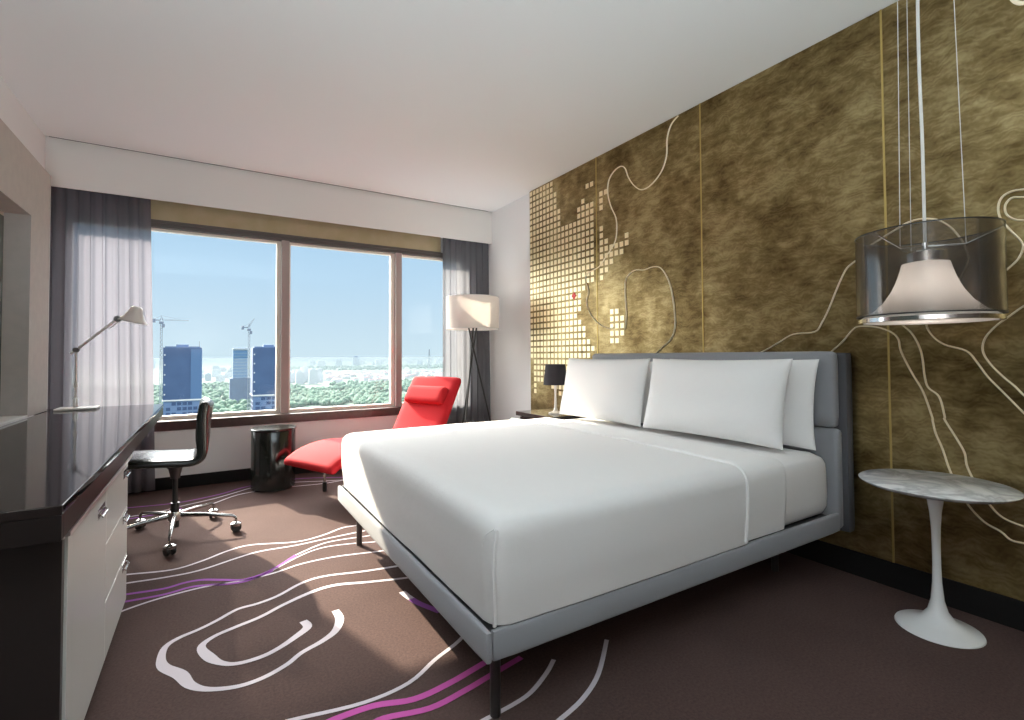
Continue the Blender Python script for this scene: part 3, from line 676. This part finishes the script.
# ------------------------------------------------------------------ pendant lamp
PX, PY = 2.405, .790
pd = empty('pendant_lamp', (PX, PY, 1.2), 'pendant lamp with smoked drum around a flared white shade above the marble side table', 'lamp')
d = MB(); d.lathe([(.2245, 1.225), (.2265, 1.225), (.2265, 1.545), (.2245, 1.545)], (PX, PY, 0), 72, close=True); dr = part(d, 'outer_drum', M['smoke'], pd)
d = MB(); d.lathe([(.2235, 1.5455), (.2275, 1.5455), (.2275, 1.5495), (.2235, 1.5495)], (PX, PY, 0), 72, close=True); part(d, 'drum_rim', M['rim'], dr); d = MB(); d.lathe([(.2235, 1.219), (.2275, 1.219), (.2275, 1.2245), (.2235, 1.2245)], (PX, PY, 0), 72, close=True); part(d, 'drum_rim', M['rim'], dr)
ins = [(.075, 1.428), (.082, 1.400), (.094, 1.360), (.112, 1.318), (.138, 1.276), (.172, 1.242), (.212, 1.216)]
d = MB(); d.lathe([(0, 1.430)] + ins + [(.210, 1.213)] + [(r - .003, z - .003) for r, z in ins[::-1]] + [(0, 1.426)], (PX, PY, 0), 64); part(d, 'inner_shade', M['shade_w'], pd)
d = MB(); d.lathe([(.206, 1.196), (.222, 1.196), (.222, 1.2115), (.206, 1.2115)], (PX, PY, 0), 64, close=True); part(d, 'bottom_ring', M['chrome'], pd)
d = MB(); d.lathe([(0, 1.197), (.2055, 1.197), (.2055, 1.202), (0, 1.202)], (PX, PY, 0), 64); part(d, 'diffuser', M['shade_w'], pd)
d = MB(); d.lathe([(0, 1.4305), (.066, 1.4305), (.066, 1.468), (.060, 1.474), (.012, 1.478), (.010, 1.51), (0, 1.512)], (PX, PY, 0), 40); part(d, 'neck', M['chrome'], pd)
d = MB()
for k in range(3):
    a = radians(40 + 120 * k)
    d.tube([(PX + .01 * cos(a), PY + .01 * sin(a), 1.495), (PX + .12 * cos(a), PY + .12 * sin(a), 1.485), (PX + .224 * cos(a), PY + .224 * sin(a), 1.53)], .0035, 8)
part(d, 'spider', M['chrome'], pd)
d = MB(); d.tube(spline([(PX, PY, 1.51), (PX, PY, 1.9), (PX + .006, PY + .006, 2.2), (PX, PY + .004, 2.45), (PX, PY, 2.665)], 6), .006, 8); part(d, 'cable', M['wire'], pd)
for k in range(3):
    a = radians(40 + 120 * k)
    d = MB(); d.tube([(PX + .12 * cos(a), PY + .12 * sin(a), 1.485), (PX + .10 * cos(a), PY + .10 * sin(a), 2.689)], .0013, 6); part(d, 'suspension_wire', M['wire'], pd)
d = MB(); d.lathe([(0, 2.689), (.07, 2.689), (.07, 2.668), (.064, 2.664), (0, 2.664)], (PX, PY, 0), 32); part(d, 'ceiling_rose', M['tulip'], pd)
# ------------------------------------------------------------------ the city outside (the room is high up: street level is far below)
GZ = -120.
M['netting'] = pmat('blue_scaffold_netting', (.026, .055, .125), .8, vary=(.09, (.034, .068, .145)))
M['netting2'] = pmat('pale_blue_netting', (.048, .10, .20), .8)
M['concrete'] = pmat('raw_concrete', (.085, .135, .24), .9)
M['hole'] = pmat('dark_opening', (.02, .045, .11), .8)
M['site_white'] = pmat('white_site_panel', (.4, .42, .44), .8)
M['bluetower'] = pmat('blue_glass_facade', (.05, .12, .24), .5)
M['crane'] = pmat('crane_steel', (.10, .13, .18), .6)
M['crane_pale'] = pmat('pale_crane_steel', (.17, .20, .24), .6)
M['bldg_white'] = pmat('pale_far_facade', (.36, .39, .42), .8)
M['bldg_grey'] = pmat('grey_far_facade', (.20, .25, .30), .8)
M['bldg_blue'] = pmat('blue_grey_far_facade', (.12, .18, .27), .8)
M['roof_pink'] = pmat('pinkish_tiled_roof', (.17, .105, .115), .8)
M['tree'] = pmat('tree_foliage', (.016, .058, .034), .9, vary=(.02, (.026, .082, .046)))
M['earth'] = pmat('bare_earth', (.13, .125, .10), .9, vary=(.01, (.08, .10, .06)))
M['road'] = pmat('pale_road', (.5, .5, .5), .9)
def ground_mat():
    m, nt, b, out = new_mat('city_ground'); L = nt.links
    tc = nt.nodes.new('ShaderNodeTexCoord')
    n = nt.nodes.new('ShaderNodeTexNoise'); n.inputs['Scale'].default_value = .0022; n.inputs['Detail'].default_value = 8; n.inputs['Roughness'].default_value = .65
    L.new(tc.outputs['Object'], n.inputs['Vector'])
    r = nt.nodes.new('ShaderNodeValToRGB'); e = r.color_ramp.elements
    e[0].position = .42; e[0].color = (.014, .045, .026, 1); e[1].position = .72; e[1].color = (.10, .11, .11, 1)
    k = e.new(.56); k.color = (.025, .062, .036, 1); k = e.new(.60); k.color = (.07, .09, .075, 1)
    L.new(n.outputs['Fac'], r.inputs['Fac']); L.new(r.outputs['Color'], b.inputs['Base Color']); b.inputs['Roughness'].default_value = .95
    return m
g = MB(); g.box(-9000, 14000, 200, 24000, GZ - 2, GZ)
tag(g.build('ground', ground_mat()), kind='structure')
# tree cover between the streets: nobody could count it
rnd = random.Random(11)
ICO = bmesh.new(); bmesh.ops.create_icosphere(ICO, subdivisions=1, radius=1)
icov = [v.co.copy() for v in ICO.verts]; icof = [[v.index for v in f_.verts] for f_ in ICO.faces]; ICO.free()
def woods(name, label, n, x_of, y_of, keep):
    V, Fc = [], []
    for _ in range(n):
        y = y_of(rnd); x = x_of(rnd, y)
        if not keep(x, y): continue
        s = rnd.uniform(5, 9) * (1 + y / 9000); h = s * rnd.uniform(.8, 1.2); b = len(V)
        for v in icov: V.append((x + v.x * s * rnd.uniform(.8, 1.15), y + v.y * s, GZ + h * .75 + v.z * h))
        Fc += [[b + i for i in f_] for f_ in icof]
    me = bpy.data.meshes.new(name); me.from_pydata(V, [], Fc); me.materials.append(M['tree'])
    for p in me.polygons: p.use_smooth = True
    o = bpy.data.objects.new(name, me); COL.objects.link(o); return tag(o, label, 'trees', None, 'stuff')
woods('forest', 'broad belt of green tree crowns covering the ground beyond the towers', 5200, lambda r, y: r.uniform(-.20, .62) * y, lambda r: 950 + 1550 * r.random() ** 1.3,
      lambda x, y: noise.noise(Vector((x * .004, y * .003, 2))) > -.30 and not (1465 < y < 1570 and 25 < x < 120) and not (y > 2240 and .10 < x / y < .49))
woods('forest', 'far strip of green trees behind the pinkish housing estate', 1600, lambda r, y: r.uniform(-.12, .62) * y, lambda r: r.uniform(4600, 6200),
      lambda x, y: noise.noise(Vector((x * .002, y * .002, 5))) > -.2 and x / y > .10)
e = MB(); e.box(-40, 330, 880, 1035, GZ, GZ + .6); e.build('clearing', M['earth']).update_tag()
tag(bpy.data.objects['clearing'], kind='structure')

def slab_tower(name, x0, x1, y0, y1, top, split, label, holes):
    cx_, cy_ = (x0 + x1) / 2, (y0 + y1) / 2
    t = empty(name, (cx_, cy_, GZ), label, 'building')
    sh_ = MB(); sh_.box(x0, x1, y0, y1, split, top)
    d = MB(); d.box(x0 + .35 * 0 + (x1 - x0) * .72, x1 + .25, y0 - .25, y1, split, top - 1.2); part(d, 'netting_panel', M['netting2'], t)
    lo_ = MB(); lo_.box(x0 + .3, x1 - .3, y0 + .3, y1 - .3, GZ, split)
    d = MB(); d.box(x0 - .3, x1 + .3, y0 - .3, y1 + .3, split - .5, split + .5); part(d, 'scaffold_ledge', M['site_white'], t)
    d = MB(); d.box(x0 + 7, x0 + 14, y0 + 3, y0 + 11, top, top + 2.2, .2); d.box(x0 + 1, x1 - 1, y0 + 1, y1 - 1, top, top + .8); part(d, 'roof_core', M['concrete'], t)
    d = lo_; z = split - 3.4; k = 0
    while z > -75:
        for i in range(6):
            u0 = x0 + 1.6 + (x1 - x0 - 3.2) * i / 6
            if (i * 7 + k * 3) % 5 != 0: d.box(u0 + .3, u0 + (x1 - x0 - 3.2) / 6 - .4, y0 + .15, y0 + 1, z, z + 2.1, mi=1)
        for i in range(5):
            v0 = y0 + 1.6 + (y1 - y0 - 3) * i / 5; d.box(x0 + .1, x0 + 1, v0, v0 + 2.3, z, z + 2.1, mi=1); d.box(x1 - 1, x1 - .1, v0, v0 + 2.3, z, z + 2.1, mi=1)
        z -= 3.4; k += 1
    part(d, 'lower_shaft', [M['concrete'], M['hole']], t)
    d = sh_; z = top - 5
    while z > split: d.box(x0 - .3 + holes, x0 + .5 + holes, y0 - .3, y0 + .1, z - .5, z + .5, mi=1); z -= 6.6
    part(d, 'netted_shaft', [M['netting'], M['site_white']], t)
    d = MB(); d.tube([(x1 - 1.2, y0 + 2, top), (x1 - 1.2, y0 + 2, top + 4.5)], .16, 6); part(d, 'roof_mast', M['crane_pale'], t)
    return t
slab_tower('high_rise_tower', -26.4, -4.8, 400, 424, 8.0, -27.5, 'blue netted high rise under construction at the left of the window view', .9)
slab_tower('high_rise_tower', 26.6, 51.1, 400, 424, 8.2, -26.5, 'blue netted high rise under construction behind the first window mullion', .9)
# pale blue glass tower farther off
t = empty('office_tower', (70, 1512, GZ), 'pale blue slender tower standing far behind between the two netted high rises', 'building')
d = MB(); d.box(53.2, 87, 1500, 1530, GZ, 27, .5); part(d, 'shaft', M['bluetower'], t)
d = MB()
for k in range(16): d.box(52.7, 87.5, 1499.5, 1530.5, GZ + 20 + k * 8, GZ + 21 + k * 8)
part(d, 'floor_bands', M['bldg_grey'], t)
d = MB(); d.box(52, 88.2, 1498.8, 1531, 22.5, 25.5); part(d, 'crown', M['bldg_white'], t)
d = MB(); d.box(46, 98, 1492, 1540, GZ, -54); part(d, 'podium', M['netting'], t)
def crane(px_, yy, base, top, jib, label, luff=0.):
    t = empty('tower_crane', (px_, yy, GZ), label, 'crane')
    d = MB(); w = .55
    for sx in (-w, w):
        for sy in (-w, w): d.tube([(px_ + sx, yy + sy, base), (px_ + sx, yy + sy, top)], .15, 5)
    z = base; k = 0
    while z < top - 1.4:
        s_ = 1 if k % 2 else -1
        d.tube([(px_ - w * s_, yy - w, z), (px_ + w * s_, yy - w, z + 1.4)], .10, 4); d.tube([(px_ - w * s_, yy + w, z), (px_ + w * s_, yy + w, z + 1.4)], .10, 4)
        d.tube([(px_ - w, yy - w * s_, z), (px_ - w, yy + w * s_, z + 1.4)], .10, 4)
        z += 1.4; k += 1
    part(d, 'mast', M['crane_pale'], t)
    d = MB(); d.box(px_ - 1.2, px_ + 1.2, yy - 1.2, yy + 1.2, top, top + 1.6, .1); d.box(px_ + .3, px_ + 1.9, yy - 1.9, yy - .6, top - 2.4, top - .2, .1); part(d, 'cab', M['crane'], t)
    L_ = jib; a = luff; z1 = top + 2.4
    e1 = Vector((cos(a), 0, sin(a))); p0 = Vector((px_, yy, z1)); up = Vector((-sin(a), 0, cos(a)))
    d = MB()
    n = 14
    for s_ in (-.4, .4): d.tube([p0 + Vector((0, s_, 0)), p0 + e1 * L_ + Vector((0, s_, 0))], .11, 4)
    d.tube([p0 + up * .9, p0 + e1 * L_ + up * .3], .11, 4)
    for k in range(n):
        q = p0 + e1 * (L_ * k / n); q2 = p0 + e1 * (L_ * (k + .5) / n); q3 = p0 + e1 * (L_ * (k + 1) / n)
        d.tube([q + Vector((0, -.4, 0)), q2 + up * (.9 - .6 * k / n), q3 + Vector((0, .4, 0))], .07, 4)
    part(d, 'jib', M['crane_pale'], t)
    d = MB(); d.box(px_ - 4.6, px_ - .5, yy - .5, yy + .5, z1 - .3, z1 + .3, .05); d.box(px_ - 4.9, px_ - 3.2, yy - .8, yy + .8, z1 - 1.6, z1 + 1.0, .1); part(d, 'counterweight', M['crane'], t)
    d = MB(); d.tube([(px_ - .6, yy, z1), (px_, yy, z1 + 3.0), (px_ + .6, yy, z1)], .22, 5); d.tube([(px_ - 4, yy, z1 + .5), (px_, yy, z1 + 3.0), p0 + e1 * L_ * .7 + up * .8], .06, 4); part(d, 'apex', M['crane'], t)
crane(-27.2, 396, -60, 23.5, 15, 'tower crane with long flat jib beside the left netted high rise')
crane(24.3, 405, -60, 20.5, 7.5, 'tower crane with raised jib beside the netted high rise near the mullion', radians(62))

# far city: every block its own object
spots_ = []
def free(xy, rr):
    for _ in range(60):
        x, y = xy()
        if all((x - a) ** 2 + (y - b_) ** 2 > (rr + c_) ** 2 for a, b_, c_ in spots_): break
    spots_.append((x, y, rr)); return x, y
def block(x, y, w, dp, h, mat, group, label, cat='building', roof=None, name='distant_building'):
    o = MB(); o.box(x - w / 2, x + w / 2, y - dp / 2, y + dp / 2, GZ, GZ + h)
    if roof is not None:                                 # hipped roof on top
        a = w * .54; b_ = dp * .54; zz = GZ + h
        vs = [o.bm.verts.new(p) for p in ((x - a, y - b_, zz), (x + a, y - b_, zz), (x + a, y + b_, zz), (x - a, y + b_, zz), (x - a * .5, y, zz + dp * .3), (x + a * .5, y, zz + dp * .3))]
        for q in ((0, 1, 5, 4), (1, 2, 5), (2, 3, 4, 5), (3, 0, 4), (3, 2, 1, 0)): o.bm.faces.new([vs[i] for i in q]).material_index = 1
        ob = o.build(name, [mat, roof], loc=(x, y, GZ))
    else:
        o.box(x - w * .22, x + w * .22, y - dp * .2, y + dp * .2, GZ + h, GZ + h + h * .07 + 1)
        nb = max(2, int(h / 9))
        for k in range(1, nb): o.box(x - w / 2 - .3, x + w / 2 + .3, y - dp / 2 - .3, y + dp / 2 + .3, GZ + h * k / nb - .35, GZ + h * k / nb + .35, mi=1)
        ob = o.build(name, [mat, M['bldg_grey']], loc=(x, y, GZ))
    return tag(ob, label, cat, group)
r2 = random.Random(23)
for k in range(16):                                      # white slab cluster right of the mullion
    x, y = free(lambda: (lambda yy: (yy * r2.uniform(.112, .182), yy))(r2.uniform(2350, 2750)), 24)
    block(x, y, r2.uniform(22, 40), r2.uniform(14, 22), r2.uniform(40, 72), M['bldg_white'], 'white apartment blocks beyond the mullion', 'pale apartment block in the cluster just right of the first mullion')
for k in range(70):                                      # pinkish low-rise estate
    x, y = free(lambda: (lambda yy: (yy * r2.uniform(.19, .46), yy))(r2.uniform(2300, 3700)), 28)
    block(x, y, r2.uniform(22, 46), r2.uniform(14, 22), r2.uniform(10, 16), M['bldg_white'], 'pinkish roofed houses in the estate', 'low pinkish roofed house in the estate beyond the trees', roof=M['roof_pink'], name='distant_house')
for k in range(46):                                      # hazy skyline along the horizon
    x, y = free(lambda: (lambda yy: (yy * r2.uniform(-.11, .60), yy))(r2.uniform(6500, 9500)), 62)
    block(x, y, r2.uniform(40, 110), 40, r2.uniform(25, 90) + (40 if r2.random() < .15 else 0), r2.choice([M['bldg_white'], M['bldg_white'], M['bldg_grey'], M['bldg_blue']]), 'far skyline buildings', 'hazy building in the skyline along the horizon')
for k in range(26):                                      # between the two towers and to their right
    x, y = free(lambda: (lambda yy: (yy * r2.uniform(-.02, .08), yy))(r2.uniform(2700, 5200)), 36)
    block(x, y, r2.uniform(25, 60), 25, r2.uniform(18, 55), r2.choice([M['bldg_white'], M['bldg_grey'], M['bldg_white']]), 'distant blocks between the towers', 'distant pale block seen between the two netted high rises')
b = empty('lattice_tower', (4300 * .405, 4300, GZ), 'thin lattice tower rising above the skyline at the right of the view', 'tower')
d = MB(); x, y = 4300 * .405, 4300
for sx in (-1, 1):
    for sy in (-1, 1): d.tube([(x + 12 * sx, y + 12 * sy, GZ), (x + 2 * sx, y + 2 * sy, GZ + 190)], 1.4, 4)
for k in range(9): 
    h = k / 9; w = 12 - 10 * h; z = GZ + 190 * h
    d.tube([(x - w, y - w, z), (x + w, y - w, z + 20)], .9, 4); d.tube([(x + w, y - w, z), (x - w, y - w, z + 20)], .9, 4)
part(d, 'mast', M['crane_pale'], b)
# thin summer haze lying over the city
hz = MB(); hz.box(-8500, 13500, 480, 23000, GZ - 1, 0)
hm, nt, bs, out = new_mat('summer_haze'); nt.nodes.remove(bs)
vs_ = nt.nodes.new('ShaderNodeVolumeScatter'); vs_.inputs['Color'].default_value = (.125, .155, .18, 1); vs_.inputs['Density'].default_value = HAZE; vs_.inputs['Anisotropy'].default_value = .2
va_ = nt.nodes.new('ShaderNodeVolumeAbsorption'); va_.inputs['Color'].default_value = (.125, .155, .18, 1); va_.inputs['Density'].default_value = HAZE
ad_ = nt.nodes.new('ShaderNodeAddShader'); nt.links.new(vs_.outputs[0], ad_.inputs[0]); nt.links.new(va_.outputs[0], ad_.inputs[1]); nt.links.new(ad_.outputs[0], out.inputs['Volume'])
ho = hz.build('haze', hm); tag(ho, kind='structure')

# ------------------------------------------------------------------ sky, sun, lamps, added fill
w = bpy.data.worlds.new('sky'); scn.world = w; w.use_nodes = True; nt = w.node_tree
bg = nt.nodes['Background']; L = nt.links
tc = nt.nodes.new('ShaderNodeTexCoord'); sp = nt.nodes.new('ShaderNodeSeparateXYZ'); L.new(tc.outputs['Generated'], sp.inputs[0])
r = nt.nodes.new('ShaderNodeValToRGB'); e = r.color_ramp.elements
e[0].position = 0.0; e[0].color = (.69, .86, .96, 1); e[1].position = 1; e[1].color = (.30, .52, .85, 1)
for p, c in ((.06, (.63, .81, .95, 1)), (.14, (.55, .76, .95, 1)), (.24, (.47, .70, .93, 1)), (.45, (.42, .64, .92, 1))):
    k = e.new(p); k.color = c
L.new(sp.outputs['Z'], r.inputs['Fac'])
# aureole round the sun and high sky, boosted out of view to light the room
SUN = Vector((-.49, 1.6, 1.0)).normalized()
dp = nt.nodes.new('ShaderNodeVectorMath'); dp.operation = 'DOT_PRODUCT'; dp.inputs[1].default_value = SUN
nrm = nt.nodes.new('ShaderNodeVectorMath'); nrm.operation = 'NORMALIZE'; L.new(tc.outputs['Generated'], nrm.inputs[0]); L.new(nrm.outputs[0], dp.inputs[0])
mr = nt.nodes.new('ShaderNodeMapRange'); mr.interpolation_type = 'SMOOTHSTEP'
mr.inputs['From Min'].default_value = .80; mr.inputs['From Max'].default_value = 1.0; mr.inputs['To Min'].default_value = 0; mr.inputs['To Max'].default_value = 1
L.new(dp.outputs['Value'], mr.inputs['Value'])
mz = nt.nodes.new('ShaderNodeMapRange'); mz.interpolation_type = 'SMOOTHSTEP'
mz.inputs['From Min'].default_value = .20; mz.inputs['From Max'].default_value = .48; mz.inputs['To Min'].default_value = 0; mz.inputs['To Max'].default_value = 1
L.new(sp.outputs['Z'], mz.inputs['Value'])
au = nt.nodes.new('ShaderNodeMath'); au.operation = 'MULTIPLY'; L.new(mr.outputs['Result'], au.inputs[0]); L.new(mz.outputs['Result'], au.inputs[1])
m1 = nt.nodes.new('ShaderNodeMath'); m1.operation = 'MULTIPLY'; m1.inputs[1].default_value = AUREOLE; L.new(au.outputs[0], m1.inputs[0])
m2 = nt.nodes.new('ShaderNodeMath'); m2.operation = 'MULTIPLY_ADD'; m2.inputs[1].default_value = HIGHSKY; L.new(mz.outputs['Result'], m2.inputs[0]); L.new(m1.outputs[0], m2.inputs[2])
# added out-of-view sky glow left of the sun, so the gold wall reflects it
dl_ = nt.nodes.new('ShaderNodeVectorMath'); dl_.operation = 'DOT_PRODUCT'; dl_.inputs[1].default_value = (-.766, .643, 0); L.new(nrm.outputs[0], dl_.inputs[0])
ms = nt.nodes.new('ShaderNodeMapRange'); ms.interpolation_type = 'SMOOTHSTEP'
ms.inputs['From Min'].default_value = .90; ms.inputs['From Max'].default_value = .965; ms.inputs['To Min'].default_value = 0; ms.inputs['To Max'].default_value = SKYFILL
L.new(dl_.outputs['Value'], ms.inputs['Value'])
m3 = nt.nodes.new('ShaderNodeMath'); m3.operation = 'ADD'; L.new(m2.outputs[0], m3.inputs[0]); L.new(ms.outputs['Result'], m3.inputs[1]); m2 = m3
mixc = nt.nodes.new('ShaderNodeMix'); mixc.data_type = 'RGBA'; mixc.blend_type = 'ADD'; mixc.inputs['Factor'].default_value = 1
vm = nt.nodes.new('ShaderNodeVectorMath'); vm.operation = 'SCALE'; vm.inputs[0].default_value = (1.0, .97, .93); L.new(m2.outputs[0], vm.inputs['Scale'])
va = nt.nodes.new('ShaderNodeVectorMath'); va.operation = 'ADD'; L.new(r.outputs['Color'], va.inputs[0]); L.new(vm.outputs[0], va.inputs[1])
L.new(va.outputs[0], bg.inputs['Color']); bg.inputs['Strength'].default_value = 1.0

def light(name, kind, loc, energy, col=(1, 1, 1), rot=None, **k):
    l = bpy.data.lights.new(name, kind); l.energy = energy; l.color = col
    for a, v in k.items(): setattr(l, a, v)
    o = bpy.data.objects.new(name, l); COL.objects.link(o); o.location = loc
    if rot is not None: o.rotation_euler = rot
    return o
so = light('sun', 'SUN', (0, 8, 6), SUNE, (1, .87, .69), angle=radians(.8)); so.rotation_euler = SUN.to_track_quat('Z', 'Y').to_euler()
po = light('window_portal', 'AREA', (.745, 5.03, 1.36), 1, rot=(-pi / 2, 0, 0), shape='RECTANGLE', size=3.35, size_y=1.62); po.data.cycles.is_portal = True
light('ceiling_fill', 'AREA', (-.2, -.8, 1.12), CEILFILL, (.80, .935, 1), rot=(pi, 0, 0), shape='DISK', size=.5)  # added fill behind the camera to brighten the ceiling; no fixture there
light('floor_lamp_bulb', 'POINT', (FX, FY, 1.58), 1.2, (1, .97, .94), shadow_soft_size=.05)

light('floor_lamp_uplight', 'SPOT', (FX, FY, 1.58), 9, (.93, .97, 1), rot=(pi, 0, 0), spot_size=radians(120), spot_blend=1.0, shadow_soft_size=.06)
light('bedside_bulb', 'POINT', (bx, by, .93), BEDL, (1, .80, .52), shadow_soft_size=.025)
light('pendant_bulb', 'POINT', (PX, PY, 1.30), 1.8, (1, .99, .98), shadow_soft_size=.03)
# ------------------------------------------------------------------ camera
cam = bpy.data.cameras.new('camera'); co = bpy.data.objects.new('camera', cam); COL.objects.link(co); scn.camera = co
f_, yaw, pitch, roll = 491.5, radians(31.6), radians(1.39), radians(-.29)
F = Vector((sin(yaw) * cos(pitch), cos(yaw) * cos(pitch), sin(pitch))); R0 = Vector((cos(yaw), -sin(yaw), 0)); U0 = R0.cross(F)
Rv = cos(roll) * R0 + sin(roll) * U0; Uv = -sin(roll) * R0 + cos(roll) * U0
mw = Matrix.Identity(4)
for i in range(3): mw[i][0] = Rv[i]; mw[i][1] = Uv[i]; mw[i][2] = -F[i]; mw[i][3] = (0, 0, 1.07)[i]
co.matrix_world = mw
cam.sensor_width = 36; cam.lens = f_ * 36 / 1024; cam.shift_x = 0; cam.shift_y = -(360 - 344.2) / 1024
cam.clip_start = .02; cam.clip_end = 40000
v = scn.view_settings; v.view_transform = 'Standard'; v.look = 'None'; v.gamma = 1; v.exposure = EXPO; v.use_curve_mapping = False
scn.cycles.max_bounces = 12; scn.cycles.diffuse_bounces = 8; scn.cycles.transparent_max_bounces = 24; scn.cycles.volume_bounces = 1
scn.cycles.sample_clamp_indirect = 6
scn.cycles.use_denoising = True
